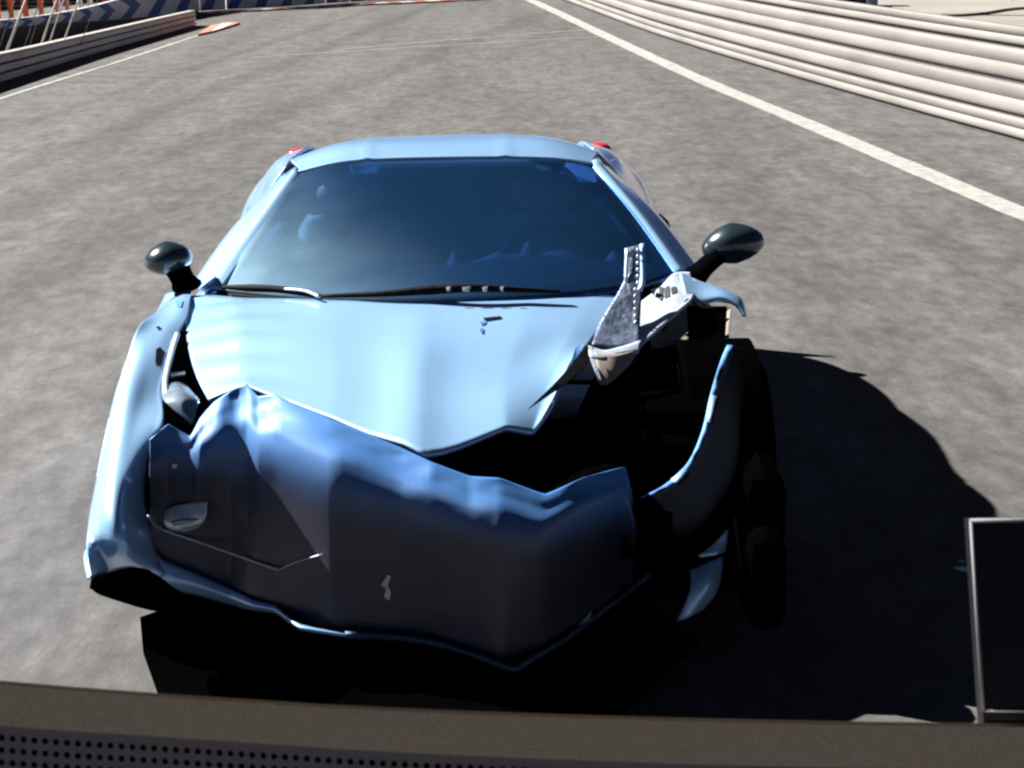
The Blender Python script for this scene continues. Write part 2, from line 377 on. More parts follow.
# left rail
lb = [V((-6.0, 9, 0)), V((-5.85, 14, 0)), V((-5.64, 17.84, 0)), V((-5.47, 20.33, 0)), V((-5.23, 23.83, 0)), V((-4.68, 29.9, 0))]
gl = empty('guard_rail', lb[3], 'low dark shaded guard rail with pale top edge on the left side of the track', 'guard rail')
H = lambda q: .42 - .16*q
for a, b in ((.03, .27), (.36, .59), (.68, .90)):
    wbeam('rail', lb, (lambda q, a=a: H(q)*a), (lambda q, b=b: H(q)*b), GALVD, gl, -1, 6, .05)
lc = cat(lb, 6)
vs = []
for i, p in enumerate(lc): vs += [p+V((-.012, 0, 0)), p+V((-.012, 0, .9*H(i/(len(lc)-1))))]
P('backing_plate', vs, [(2*i, 2*i+2, 2*i+3, 2*i+1) for i in range(len(vs)//2-1)], VOID, gl, False, .01)
vs = []
for i, p in enumerate(lc):
    h = H(i/(len(lc)-1)); vs += [p+V((-.06, 0, h*.93)), p+V((.05, 0, h*.93)), p+V((.05, 0, h)), p+V((-.06, 0, h))]
fs = []
for i in range(len(lc)-1):
    for j in range(4): fs.append((i*4+j, i*4+(j+1) % 4, (i+1)*4+(j+1) % 4, (i+1)*4+j))
fs += [(0, 1, 2, 3), tuple(len(vs)-4+j for j in (3, 2, 1, 0))]
P('top_rail', vs, fs, POST, gl, False)
for i in range(0, len(lc), 3):
    p = lc[i]; h = H(i/(len(lc)-1)); box('post', (p.x-.15, p.y-.05, 0), (p.x-.065, p.y+.05, h*.9), GALVD, gl, .004)
# leaning catch fence standing on the left rail line
cf = empty('catch_fence', (-5.3, 19, 0), 'thin leaning metal fence posts and wires standing behind the dark left guard rail', 'fence')
tops = []
for (x0, y0, x1, y1, r, D) in ((-22, 50, -14, 0, .018, 17), (7, 46, 15, 0, .009, 18), (16, 45, 26, 0, .022, 18.2), (33, 42, 40, 0, .008, 19.2), (38, 41, 44, 0, .007, 19.4), (50, 39, 57, 0, .018, 20), (58, 37, 64, 0, .013, 20.4), (73, 35, 79, 0, .016, 21.4), (92, 32, 98, 0, .007, 22.5)):
    a = atz(x0, y0-2, .39)+V((-.10, .1, 0)); b = aty(x1, y1, a.y); d = (b-a)
    a0 = a - d*(a.z/d.z) if abs(d.z) > 1e-6 else a
    t = a0 + d*(1.45/d.z); tops.append((a0, t)); tube('fence_post', [a0, t], r*.7, POST if r > .01 else DKW, cf, 8)

# ------------------------------------------------------------------ blue and white chevron wall round the far bend
wp = [atz(-40, 56), atz(0, 50), atz(60, 40), atz(120, 29), atz(200, 12), atz(280, 8), atz(350, 3), atz(440, -1), atz(540, -6), atz(660, -13)]
wz0 = [.30, .30, .27, .16, .02, .02, .02, .02, .02, .02]
wh = [.13, .13, .15, .34, .75, .8, .8, .8, .8, .8]
cw = empty('chevron_wall', wp[5], 'long low wall of blue and white chevron boards round the far bend', 'wall')
cwp = cat(wp, 3); zi = cat([V((a, b, 0)) for a, b in zip(wz0, wh)], 3)
NW = len(cwp)
for i in range(NW-1):
    a, b = cwp[i], cwp[i+1]; za, zb = zi[i], zi[i+1]
    t = (b-a).normalized(); nrm = V((t.y, -t.x, 0))
    if nrm.y > 0: nrm = -nrm
    g2 = t*.004
    lo_a, lo_b = a+g2+V((0, 0, za.x)), b-g2+V((0, 0, zb.x)); hi_a, hi_b = a+g2+V((0, 0, za.x+za.y)), b-g2+V((0, 0, zb.x+zb.y))
    poly('board', [lo_a, lo_b, hi_b, hi_a], WHITE, cw, .05, up=nrm)
    if za.x > .03: poly('wall_base', [a-nrm*.02, b-nrm*.02, lo_b-nrm*.02, lo_a-nrm*.02], DKW, cw, .05, up=nrm)
    # one blue chevron arrow on each board, slightly proud
    def pt(u, v): return lo_a.lerp(lo_b, u).lerp(hi_a.lerp(hi_b, u), v) + nrm*.012
    poly('chevron', [pt(.03, .01), pt(.42, .01), pt(.80, .5), pt(.42, .99), pt(.03, .99), pt(.42, .5)], BLUE, cw, .008, up=nrm)

sw0, sw1 = atz(-260, 22), atz(175, -14)
st_w = empty('stand_wall', (sw0+sw1)/2, 'plain dark wall rising behind the people at the upper left', 'wall')
for i in range(10):
    a = sw0.lerp(sw1, i/10); b = sw0.lerp(sw1, (i+.97)/10)
    poly('panel', [a, b, b+V((0, 0, 2.4)), a+V((0, 0, 2.4))], DKW, st_w, .08, up=(.3, -1, 0))
# ------------------------------------------------------------------ marshals behind the wall
SKIN = mat('skin', (.45, .26, .19), .6, var=.1); HAIR = mat('dark_hair', (.03, .02, .015), .7, var=.3)
cloth = {k: mat(k+'_cloth', c, .8, var=.15, scale=12, bump=.3) for k, c in dict(orange=(.75, .13, .03), red=(.55, .05, .05), white=(.7, .66, .6), dark=(.05, .05, .07), pink=(.6, .25, .22), blue=(.08, .12, .25)).items()}
def person(loc, top, legs, label, face=0, arm=.1):
    r = empty('person', loc, label, 'person', 'marshals behind the chevron wall')
    sp = random.uniform(.10, .16)
    J = [(0, 0, .93), (0, 0, 1.15), (0, 0, 1.38), (0, -.01, 1.50), (0, -.02, 1.58), (0, -.02, 1.68),
         (-.10, 0, .88), (-sp, -.02, .48), (-sp-.01, .02, .08), (-sp-.02, -.12, .04),
         (.10, 0, .88), (sp, -.02, .48), (sp+.01, .02, .08), (sp+.02, -.12, .04),
         (-.19, 0, 1.40), (-.24-arm*.5, .02, 1.12), (-.24-arm, -.06, .87), (.19, 0, 1.40), (.24+arm*.5, .02, 1.12), (.24+arm, -.06, .87)]
    rad = [.15, .13, .15, .06, .085, .085, .10, .065, .045, .04, .10, .065, .045, .04, .065, .045, .03, .065, .045, .03]
    E_ = [(0, 1), (1, 2), (2, 3), (3, 4), (4, 5), (0, 6), (6, 7), (7, 8), (8, 9), (0, 10), (10, 11), (11, 12), (12, 13), (2, 14), (14, 15), (15, 16), (2, 17), (17, 18), (18, 19)]
    # fingers and thumbs, each its own short chain from the palm
    for w, sx in ((16, -1), (19, 1)):
        p = V(J[w]); J.append(tuple(p+V((sx*.01, -.01, -.06)))); rad.append(.024); E_.append((w, len(J)-1))
        q = len(J)-1
        for f in range(4):
            J.append((p.x+sx*.012, p.y-.042+.022*f, p.z-.135-(.012 if f in (1, 2) else 0))); rad.append(.009); E_.append((q, len(J)-1))
        J.append((p.x-sx*.01, p.y-.055, p.z-.085)); rad.append(.010); E_.append((q, len(J)-1))
    me = bpy.data.meshes.new('body'); me.from_pydata(J, E_, [])
    o = bpy.data.objects.new('body', me); COL.objects.link(o)
    md = o.modifiers.new('s', 'SKIN')
    for i, v in enumerate(me.skin_vertices[0].data): v.radius = (rad[i], rad[i]*.8); v.use_root = (i == 0)
    sb = o.modifiers.new('d', 'SUBSURF'); sb.levels = 1; sb.render_levels = 1
    dg = bpy.context.evaluated_depsgraph_get(); ev = o.evaluated_get(dg); me2 = bpy.data.meshes.new_from_object(ev)
    bpy.data.objects.remove(o); me2.name = 'body'
    me2.materials.clear()
    for mm in (SKIN, top, legs, cloth['dark']): me2.materials.append(mm)
    for p in me2.polygons:
        c = p.center; p.use_smooth = True
        p.material_index = 0 if c.z > 1.47 or (abs(c.x) > .25 and c.z < .90 and c.z > .6) else (1 if c.z > .92 or abs(c.x) > .21 and c.z > .7 else (3 if c.z < .10 else 2))
    # head details: brow, nose, chin are pushed out of the head surface
    for v in me2.vertices:
        if v.co.z > 1.52:
            if abs(v.co.x) < .02 and v.co.y < -.05 and 1.58 < v.co.z < 1.66: v.co.y -= .018
    b = bpy.data.objects.new('body', me2); COL.objects.link(b); b.parent = r
    blob('hair', V(loc)+V((0, .012, 1.735)), (.095, .10, .07), HAIR, r, seg=12, rings=8)
    r.rotation_euler.z = face
    return r
ppl = [(6, 'white', 'orange', 'person in orange trousers at the far left end of the chevron wall'),
       (20, 'orange', 'red', 'person in red trousers beside the thick pale fence post'),
       (34, 'orange', 'orange', 'person in full bright orange overalls between two fence posts'),
       (51, 'dark', 'white', 'person in pale trousers behind the middle fence post'),
       (63, 'red', 'pink', 'person in pink trousers to the right of the paired fence posts'),
       (75, 'dark', 'dark', 'person in dark trousers behind the last thick fence post'),
       (86, 'red', 'white', 'person in white trousers standing second from the right above the wall'),
       (98, 'orange', 'red', 'person in red trousers standing rightmost above the wall')]
for i, (px, a, b, lb_) in enumerate(ppl):
    p = atz(px, 31-px*.13-(i % 2)*2.5, 0); person(p, cloth[a], cloth[b], lb_, random.uniform(-.6, .6), random.uniform(.02, .12))

# ------------------------------------------------------------------ things beyond the right guard rail
pb = atz(872, 14); po = empty('bollard', pb, 'dark steel post standing on the pale apron behind the right guard rail', 'post')
box('base_plate', (pb.x-.16, pb.y-.16, .008), (pb.x+.16, pb.y+.16, .04), DKW, po, .005)
tube('shaft', [pb+V((0, 0, .04)), pb+V((0, 0, 2.6))], .10, BARE, po, 12)
for j, (px, lab) in enumerate(((835, 'dark equipment case behind the right guard rail, left of its pair'), (853, 'dark equipment case behind the right guard rail, next to the steel post'))):
    c = atz(px, 7-j); e = empty('equipment_case', c, lab, 'case')
    box('body', (c.x-.3, c.y-.2, .06), (c.x+.3, c.y+.2, .5), cloth['blue'] if j else BLACK, e, .02)
    box('lid', (c.x-.31, c.y-.21, .503), (c.x+.31, c.y+.21, .60), BARE, e, .015)
    for sx in (-.22, .22): box('foot', (c.x+sx-.04, c.y-.15, .008), (c.x+sx+.04, c.y+.15, .058), BLACK, e)
tube('hose', [atz(940, 17)+V((0, 0, .03)), atz(962, 17)+V((0, 0, .03)), atz(985, 15)+V((0, 0, .03)), atz(1010, 11)+V((0, 0, .03)), atz(1050, 8)+V((0, 0, .03))], .025, DKW, None, 8, 6)
tag(bpy.data.objects['hose'], 'thin dark hose lying on the pale apron at the upper right', 'hose')
cA = atz(985, -2); cB = atz(1120, 9)
e = empty('concrete_block_wall', (cA+cB)/2, 'low grey concrete barrier at the back of the pale apron on the right', 'barrier')
N_ = 6
for i in range(N_):
    a = cA.lerp(cB, i/N_); b = cA.lerp(cB, (i+.97)/N_); t = (b-a).normalized(); s = V((-t.y, t.x, 0))
    vs = []
    for p in (a, b):
        for (o_, z) in ((-.3, .008), (-.3, .1), (-.12, .35), (-.09, .9), (.09, .9), (.12, .35), (.3, .1), (.3, .008)): vs.append(p+s*o_+V((0, 0, z)))
    fs = [(j, (j+1) % 8, 8+(j+1) % 8, 8+j) for j in range(8)] + [tuple(range(8))[::-1], tuple(range(8, 16))]
    P('barrier_block', vs, fs, APRON, e, False)

# ================================================================== the wrecked car
car = empty('sports_car', (0, 2.2, 0), 'pale blue low sports car with smashed crumpled front and torn right fender', 'car')
def nz(v, s, a): return noise.noise(V(v)*s)*a
# --- hood
def hood_dis(v, u, t):
    d = 0
    if v.x < -.42: d += math.sin(v.y*42 + v.x*9)*.004*min(1, (-.42-v.x)*7)*min(1, u*9) - .03*(-.42-v.x)
    d += nz(v, 3.2, .010) * t
    d += .024*math.exp(-((v.x+.08)/.075)**2)*min(1, t*1.3)
    d += .045*math.exp(-((v.x-.42)/.085)**2)*math.exp(-((v.y-.78)/.17)**2)
    return V((0, 0, d))
HOOD = grid('hood', [Q((187, 292, 1.60), (235, 294, 1.47), (330, 300, 1.33), (430, 303, 1.26), (530, 300, 1.29), (595, 296, 1.38), (634, 291, 1.48)),
              Q((186, 330, 1.25), (240, 330, 1.12), (335, 335, 1.02), (430, 338, .98), (520, 336, 1.0), (575, 326, 1.12), (606, 318, 1.22)),
              Q((194, 368, .95), (242, 362, .90), (335, 372, .78), (422, 382, .72), (505, 378, .75), (555, 366, .85), (584, 350, .98)),
              Q((208, 398, .76), (247, 385, .74), (332, 418, .52), (425, 461, .30), (505, 427, .46), (532, 431, .50), (552, 402, .62))],
     PAINT, car, 7, 9, .012, .12, .5, hood_dis)
# --- windshield, pillars, roof
wt = Q((299, 173, 2.22), (345, 163, 2.17), (430, 159, 2.13), (520, 158, 2.13), (560, 160, 2.17), (593, 165, 2.22))
wm = Q((262, 225, 1.93), (330, 222, 1.82), (430, 222, 1.75), (530, 220, 1.76), (600, 217, 1.83), (638, 214, 1.93))
wb = Q((216, 289, 1.62), (310, 298, 1.42), (430, 301, 1.28), (540, 299, 1.31), (635, 288, 1.46), (681, 274, 1.62))
grid('windshield', [wt, wm, wb], GLASS, car, 6, 8, .006)
rf = [[p+V((0, .0, .006)) for p in Q((297, 173, 2.22), (350, 162, 2.17), (445, 158.5, 2.13), (545, 159, 2.16), (595, 165, 2.22))],
      [p+V((0, .05, .014)) for p in Q((297, 173, 2.22), (350, 162, 2.17), (445, 158.5, 2.13), (545, 159, 2.16), (595, 165, 2.22))],
      [V((-.56, 2.45, 1.13)), V((-.35, 2.42, 1.19)), V((0, 2.40, 1.198)), V((.35, 2.42, 1.195)), V((.56, 2.45, 1.14))],
      [V((-.55, 2.75, 1.09)), V((-.35, 2.75, 1.155)), V((0, 2.75, 1.175)), V((.35, 2.75, 1.16)), V((.56, 2.75, 1.10))],
      [V((-.50, 3.10, 1.03)), V((-.30, 3.15, 1.07)), V((0, 3.15, 1.09)), V((.30, 3.15, 1.07)), V((.50, 3.10, 1.05))],
      [V((-.47, 3.5, .93)), V((-.28, 3.6, .99)), V((0, 3.62, 1.01)), V((.28, 3.6, .99)), V((.47, 3.5, .93))]]
def roof_dis(v, u, t):
    d = 0
    for c in (-.27, .22): d += .005*math.exp(-((v.x-c)/.014)**2)
    return V((0, 0, d if v.y < 3.0 else 0))
grid('roof', rf, PAINT, car, 14, 5, .012, dis=roof_dis)
for s in (-1, 1):
    c = (lambda px, py, y: aty(px, py, y))
    if s < 0:
        inn = Q((221, 288, 1.60), (262, 230, 1.92), (301, 172, 2.22)); out = Q((203, 290, 1.66), (246, 229, 1.97), (293, 168, 2.28))
        far = Q((192, 284, 1.80), (232, 228, 2.12), (284, 174, 2.44))
    else:
        inn = Q((676, 276, 1.60), (633, 215, 1.92), (590, 164, 2.22)); out = Q((690, 274, 1.66), (645, 214, 1.97), (599, 160, 2.28))
        far = Q((700, 268, 1.80), (660, 216, 2.12), (610, 168, 2.44))
    mid = [a.lerp(b, .5)+V((0, -.01, .012)) for a, b in zip(inn, out)]
    grid('pillar', [inn, mid, out, far], PAINT, car, 8, 4, .02)
# --- body sides (door, rear haunch) built from stations down the length, both sides
def side(s):
    # station: y, list of (x,z) from sill to beltline
    st = [(1.62, [(.87, .16), (.925, .32), (.93, .52), (.90, .68), (.83, .77), (.72, .80)]),
          (1.95, [(.89, .15), (.935, .32), (.915, .52), (.885, .68), (.80, .79), (.70, .82)]),
          (2.35, [(.91, .15), (.95, .32), (.89, .52), (.865, .70), (.78, .81), (.66, .84)]),
          (2.75, [(.93, .16), (.96, .34), (.91, .54), (.87, .72), (.78, .83), (.63, .87)])]
    hs = [(2.75, [(.93, .16), (.96, .34), (.91, .54), (.87, .72), (.78, .83), (.63, .87)]),
          (3.05, [(.93, .18), (.965, .38), (.95, .58), (.88, .77), (.76, .87), (.58, .90)]),
          (3.40, [(.95, .60), (.968, .66), (.955, .74), (.885, .85), (.76, .91), (.54, .91)]),
          (3.75, [(.95, .68), (.968, .72), (.95, .79), (.87, .88), (.74, .92), (.50, .91)]),
          (4.08, [(.94, .60), (.955, .66), (.93, .76), (.85, .86), (.72, .90), (.45, .90)]),
          (4.35, [(.90, .25), (.91, .48), (.87, .70), (.80, .82), (.67, .87), (.40, .88)]),
          (4.50, [(.80, .25), (.82, .48), (.78, .66), (.72, .78), (.60, .84), (.38, .85)])]
    hs = [(y, [(x*(.93 if y < 2.8 else .905), z+(.0 if y < 2.8 else .02)) for x, z in l]) for y, l in hs]
    st[3] = hs[0]; st[2] = (2.35, [(x*.965, z) for x, z in st[2][1]])
    f = lambda S_: [[V((s*x, y, z)) for x, z in l] for y, l in S_]
    d = grid('door', f(st), PAINT, car, 4, 5, .015, up=(s, 0, .5))
    hh = grid('rear_quarter', f(hs), PAINT, car, 4, 5, .015, up=(s, 0, .5))
    grid('buttress', [[V((s*.56, 2.70, 1.12)), V((s*.54, 3.1, 1.10)), V((s*.52, 3.45, 1.04)), V((s*.46, 4.0, .96))],
                      [V((s*.66, 2.72, .99)), V((s*.68, 3.1, 1.03)), V((s*.70, 3.45, 1.00)), V((s*.64, 4.0, .95))],
                      [V((s*.77, 2.75, .76)), V((s*.81, 3.1, .80)), V((s*.82, 3.45, .84)), V((s*.76, 4.0, .86))]], PAINT, car, 4, 4, .01, up=(s, 0, .5))
    # side glass
    a = [V((s*.70, 1.70, .825)), V((s*.665, 2.3, .845)), V((s*.60, 2.95, .885))]
    b = [V((s*.665, 1.86, .92)), V((s*.62, 2.3, 1.02)), V((s*.58, 2.85, 1.0))]
    c2 = [V((s*.60, 2.12, 1.06)), V((s*.565, 2.45, 1.125)), V((s*.555, 2.78, 1.11))]
    grid('side_window', [a, b, c2], SGLASS, car, 5, 4, .006, up=(s, 0, .5))
side(-1); side(1)
grid('rear_deck', [[V((x, y, z)) for x in (-.56, -.3, 0, .3, .56)] for y, z in ((3.1, .90), (3.6, .93), (4.1, .90), (4.5, .85))], PAINT, car, 3, 3, .012)
grid('rear_bumper', [[V((x, y, z)) for x, y in ((-.80, 4.48), (-.4, 4.54), (0, 4.55), (.4, 4.54), (.80, 4.48))] for z in (.2, .5, .82)], PAINT, car, 3, 3, .015, up=(0, 1, 0))
for s in (-1, 1):
    t = blob('tail_light', (s*.675, 4.20, .925), (.06, .05, .035), RED, car)
grid('engine_cover', [[V((x*.9, 3.12, 1.09-abs(x)*.1)) for x in (-.45, 0, .45)], [V((x, 3.6, .98)) for x in (-.45, 0, .45)], [V((x, 3.95, .93)) for x in (-.4, 0, .4)]], SGLASS, car, 3, 3, .006)
box('underbody', (-.86, .62, .10), (.86, 4.40, .16), VOID, car, .01)
# --- cabin
grid('dashboard', [Q((225, 284, 1.72), (330, 290, 1.55), (430, 293, 1.45), (540, 291, 1.47), (665, 272, 1.72)),
                   [V((-.66, 1.80, .84)), V((-.3, 1.76, .87)), V((0, 1.75, .86)), V((.3, 1.76, .885)), V((.66, 1.80, .84))],
                   [V((-.66, 1.86, .70)), V((-.3, 1.86, .72)), V((0, 1.86, .7)), V((.3, 1.86, .72)), V((.66, 1.86, .70))]], DASH, car, 6, 5, .02)
bt_ = [(470, 262), (488, 256), (498, 251), (508, 254), (520, 254), (523, 245), (530, 240), (537, 245), (540, 254), (553, 250), (570, 252), (590, 262)]
bn_ = [(472, 277), (488, 277), (498, 277), (508, 277), (520, 278), (524, 278), (530, 279), (536, 278), (541, 278), (553, 277), (568, 275), (580, 272)]
grid('dashboard_binnacle', [Q(*[(x, y, 1.80) for x, y in bt_]), Q(*[(x, y, 1.70) for x, y in bn_])], SEAT, car, 3, 3, .05, .3)
grid('dashboard_vent', [Q((447, 262, 1.78), (452, 252, 1.78), (457, 251, 1.78), (461, 263, 1.78)), Q((445, 275, 1.70), (452, 275, 1.70), (457, 275, 1.70), (463, 275, 1.70))], SEAT, car, 3, 2, .03, .2)
grid('dashboard_vent', [Q((606, 258, 1.80), (612, 251, 1.80), (618, 252, 1.80), (623, 260, 1.80)), Q((602, 272, 1.72), (612, 272, 1.72), (618, 271, 1.72), (626, 271, 1.72))], SEAT, car, 3, 2, .03, .2)
grid('dashboard_rail', [Q((252, 267, 1.86), (330, 267, 1.75), (400, 267, 1.70), (470, 266, 1.70)), Q((246, 276, 1.80), (330, 278, 1.68), (400, 279, 1.63), (470, 278, 1.63))], SEAT, car, 4, 3, .02)
def seat(x):
    s_ = bpy.data.objects.new('seat', None); COL.objects.link(s_); s_.parent = car; s_.location = V((x, 2.45, .2)) - V(car.location)
    def pw(y, z, w): return [V((x-w, y+.04, z)), V((x-w*.8, y-.03, z)), V((x, y, z)), V((x+w*.8, y-.03, z)), V((x+w, y+.04, z))]
    grid('backrest', [pw(2.42, .30, .25), pw(2.50, .50, .25), pw(2.58, .75, .23), pw(2.64, .90, .17)], SEAT, s_, 3, 4, .08)
    grid('cushion', [pw(1.95, .34, .24), pw(2.2, .32, .25), pw(2.42, .28, .25)], SEAT, s_, 3, 3, .08)
    blob('headrest', (x, 2.66, .97), (.13, .06, .075), SEAT, s_)
seat(-.36); seat(.36)
st_ = []
for k in range(33):
    a = k/32*2*math.pi; st_.append(V((.36+math.cos(a)*.17, 1.93-math.sin(a)*.06, .80+math.sin(a)*.16)))
tube('steering_wheel', st_, .014, BLACK, car, 8, 1)
tube('rear_view_mirror', Q((478, 178, 2.12), (500, 177, 2.12), (524, 178, 2.12)), [.010, .016, .010], BLACK, car, 8, 4)
box('bulkhead', (-.6, 2.95, .16), (.6, 3.0, .95), VOID, car)
box('cabin_floor', (-.8, 1.6, .165), (.8, 2.95, .20), VOID, car)
# --- cowl, wipers
grid('cowl', [Q((217, 288, 1.63), (310, 297, 1.43), (430, 299.5, 1.30), (540, 297.5, 1.33), (637, 288, 1.47)),
              [p+V((0, -.05, -.03)) for p in Q((217, 288, 1.63), (310, 297, 1.43), (430, 299.5, 1.30), (540, 297.5, 1.33), (637, 288, 1.47))]], BLACK, car, 6, 2, .004)
def P3(l, dy=-.02): return [p for p in Q(*[(a, b, c+dy) for a, b, c in l])]
wi = tube('wiper', P3([(223, 287, 1.6), (250, 288, 1.53), (285, 290, 1.46), (322, 297, 1.38)]), [.006, .013, .012, .007], BLACK, car, 6)
tube('wiper', P3([(322, 296, 1.38), (380, 294, 1.32), (430, 290, 1.30), (470, 288, 1.29), (520, 290, 1.30), (560, 292, 1.32)]), [.006, .010, .016, .014, .010, .006], BLACK, car, 6)
tube('wiper_arm', P3([(285, 289, 1.45), (305, 291, 1.40), (320, 297, 1.34)]), .005, SILV, car, 6)
for px, w in ((446, 5), (462, 9), (482, 6), (500, 4)):
    poly('glass_fragment', Q((px, 287, 1.255), (px+w, 286, 1.255), (px+w*.8, 291, 1.245), (px+1, 291, 1.245)), CLEAR, car, .003)
# chip mark on the hood
decal('hood_scratch', HOOD, [(483, 319), (501, 317), (501, 319), (485, 321.5)], BLACK, car, .001)
decal('hood_scratch', HOOD, [(480, 323), (486, 322), (484.5, 325), (481, 326)], PAINTD, car, .001)
decal('hood_scratch', HOOD, [(480, 330), (483, 329), (483, 334), (480.5, 334)], PAINTD, car, .001)

# --- mirrors
def mirror(c, r, rot, stalk, nm_off):
    m_ = bpy.data.objects.new('mirror', None); COL.objects.link(m_); m_.parent = car; m_.location = V(c)-V(car.location)
    import mathutils
    R3 = mathutils.Euler(rot).to_matrix()
    blob('mirror_shell', c, r, MIRR, m_, R3, fn=lambda v: V((v.x*(1-.12*v.z), v.y if v.y < 0 else v.y*.45, v.z*(1-.15*abs(v.x)))))
    blob('mirror_glass', V(c)+V((0, r[1]*.46, 0)), (r[0]*.82, .006, r[2]*.78), CLEAR, m_, R3)
    tube('mirror_stalk', stalk, [.056, .046, .044, .056], CHAR, m_, 10, 5, flat=.6)
cl = aty(168, 258, 1.70); mirror(cl, (.080, .08, .056), (0, -.12, .15), [aty(176, 266, 1.69), aty(181, 276, 1.67), aty(187, 286, 1.64)], 0)
cr = aty(733, 243, 1.70); mirror(cr, (.105, .08, .068), (0, -.18, -.15), [aty(722, 252, 1.69), aty(708, 264, 1.67), aty(694, 277, 1.64)], 0)

# --- left fender running into the bumper corner (world x pinned to the body side)
def L3(px, py, X): return atx(px, py, X)
fen = [
 [aty(187, 288, 1.66), aty(188, 288, 1.64), aty(189, 290, 1.62), aty(191, 291, 1.60)],
 [L3(164, 306, -.90), aty(172, 306, 1.47), aty(181, 308, 1.42), aty(188, 314, 1.38)],
 [L3(142, 323, -.925), aty(154, 324, 1.27), aty(168, 328, 1.22), aty(179, 333, 1.20)],
 [L3(129, 352, -.94), aty(141, 352, 1.03), aty(156, 356, .99), aty(170, 360, .98)],
 [L3(115, 395, -.95), aty(128, 396, .77), aty(146, 398, .74), aty(164, 397, .74)],
 [L3(104, 440, -.955), aty(118, 440, .54), aty(136, 436, .50), aty(164, 425, .54)],
 [L3(95, 485, -.955), aty(108, 484, .33), aty(126, 478, .28), aty(148, 462, .40)],
 [L3(88, 525, -.955), aty(100, 528, .25), aty(122, 520, .18), aty(147, 505, .36)],
 [L3(87, 556, -.93), aty(102, 554, .30), aty(127, 552, .22), aty(155, 548, .36)],
 [L3(92, 580, -.89), aty(108, 572, .42), aty(135, 568, .34), aty(165, 575, .36)]]
for i_, k_ in ((2, .3), (3, .6), (4, 1), (5, 1.3), (6, 1.4), (7, 1.2), (8, .5)):
    px_ = [None, (0, 0), (0, 0), (0, 0)]
    row = fen[i_]
    for j_, a_ in ((1, .05), (2, .10), (3, .13)):
        d_ = row[j_]-CAM; row[j_] = CAM + d_*((row[j_].y+a_*k_-CAM.y)/d_.y)
def fen_dis(v, u, t): return V((0, 0, nz(v, 5, .008)))
FEN = grid('front_fender', fen, PAINT, car, 5, 5, .012, dis=fen_dis, up=(-.5, -.5, .7))
box('liner_and_shadow_fill', (-.86, .80, .14), (-.60, 1.55, .50), VOID, car, .04)
# outer side skin of the left front, hidden from the front, with the wheel arch behind it
fr = [[r[0] for r in fen[:8]], [V((-.945, r[0].y+.05, max(.24, r[0].z-.08))) for r in fen[:8]], [V((-.925, max(r[0].y+.12, .62), max(.20, min(.30, r[0].z-.2)))) for r in fen[:8]]]
grid('front_fender', fr, PAINT, car, 4, 3, .01, up=(-1, 0, 0))
# fender vents / nicks
decal('vent', FEN, [(156, 350), (160, 348), (164, 353), (162, 364), (157, 368), (155, 362)], BLACK, car, .001, fallback=1.0)
decal('vent', FEN, [(176, 303), (180, 300), (183, 302), (181, 308), (177, 307)], PAINTD, car, .001, fallback=1.45)
decal('vent', FEN, [(156, 328), (159, 327), (161, 329), (158, 330.5)], BLACK, car, .001, fallback=1.2)
# headlight cavity on the left
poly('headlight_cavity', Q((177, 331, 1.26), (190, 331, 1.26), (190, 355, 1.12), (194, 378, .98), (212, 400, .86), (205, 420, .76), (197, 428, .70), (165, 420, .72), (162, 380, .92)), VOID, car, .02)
grid('headlight', [Q((168, 384, .82), (178, 382, .82), (188, 386, .82)), Q((163, 398, .70), (181, 396, .68), (199, 400, .72)), Q((172, 408, .66), (184, 410, .64), (196, 412, .66)), Q((188, 422, .64), (191, 423, .63), (194, 424, .64))], LENS, car, 5, 4, .01)
poly('headlight_trim', Q((171, 373, .86), (185, 371, .88), (185, 374, .86), (172, 376, .85)), BARE, car, .006)
grid('fender_edge', [Q((175, 332, 1.20), (168, 356, 1.02), (162, 382, .82), (163, 400, .72)), Q((179, 332, 1.19), (172, 358, 1.0), (166, 382, .80), (168, 398, .70))], SILV, car, 4, 2, .008)

# --- crumpled upper fascia hanging under the hood edge
fx = [[(150, 440, 0.5), (168, 424, 0.58), (190, 436, 0.54), (200, 418, 0.58), (214, 402, 0.62), (230, 391, 0.64), (247, 384, 0.66), (258, 396, 0.62), (276, 395, 0.6), (335, 421, 0.46), (400, 447, 0.36), (432, 462, 0.28), (470, 476, 0.24), (500, 478, 0.23), (545, 494, 0.22), (582, 478, 0.28), (625, 467, 0.38), (633, 499, 0.38)],
      [(150, 447, 0.486), (168, 434, 0.56), (190, 444, 0.524), (200, 432, 0.552), (214, 426, 0.572), (230, 420, 0.582), (247, 420, 0.588), (258, 428, 0.556), (276, 426, 0.538), (335, 444, 0.414), (400, 464, 0.326), (432, 480, 0.244), (470, 492, 0.208), (500, 498, 0.19), (545, 512, 0.184), (582, 506, 0.224), (625, 498, 0.318), (633, 518, 0.342)],
      [(150, 452, 0.49), (168, 445, 0.57), (190, 452, 0.53), (200, 446, 0.57), (214, 446, 0.61), (230, 440, 0.63), (247, 440, 0.65), (258, 448, 0.61), (276, 450, 0.59), (335, 468, 0.45), (400, 490, 0.35), (432, 506, 0.27), (470, 518, 0.23), (500, 524, 0.22), (545, 540, 0.21), (582, 538, 0.27), (625, 528, 0.37), (633, 542, 0.37)],
      [(150, 458, 0.64), (168, 456, 0.72), (190, 460, 0.68), (200, 460, 0.72), (214, 462, 0.76), (230, 458, 0.78), (247, 458, 0.8), (258, 468, 0.76), (276, 472, 0.74), (335, 492, 0.6), (400, 516, 0.5), (432, 530, 0.42), (470, 542, 0.38), (500, 550, 0.37), (545, 566, 0.36), (582, 566, 0.42), (625, 558, 0.52), (633, 566, 0.52)]]
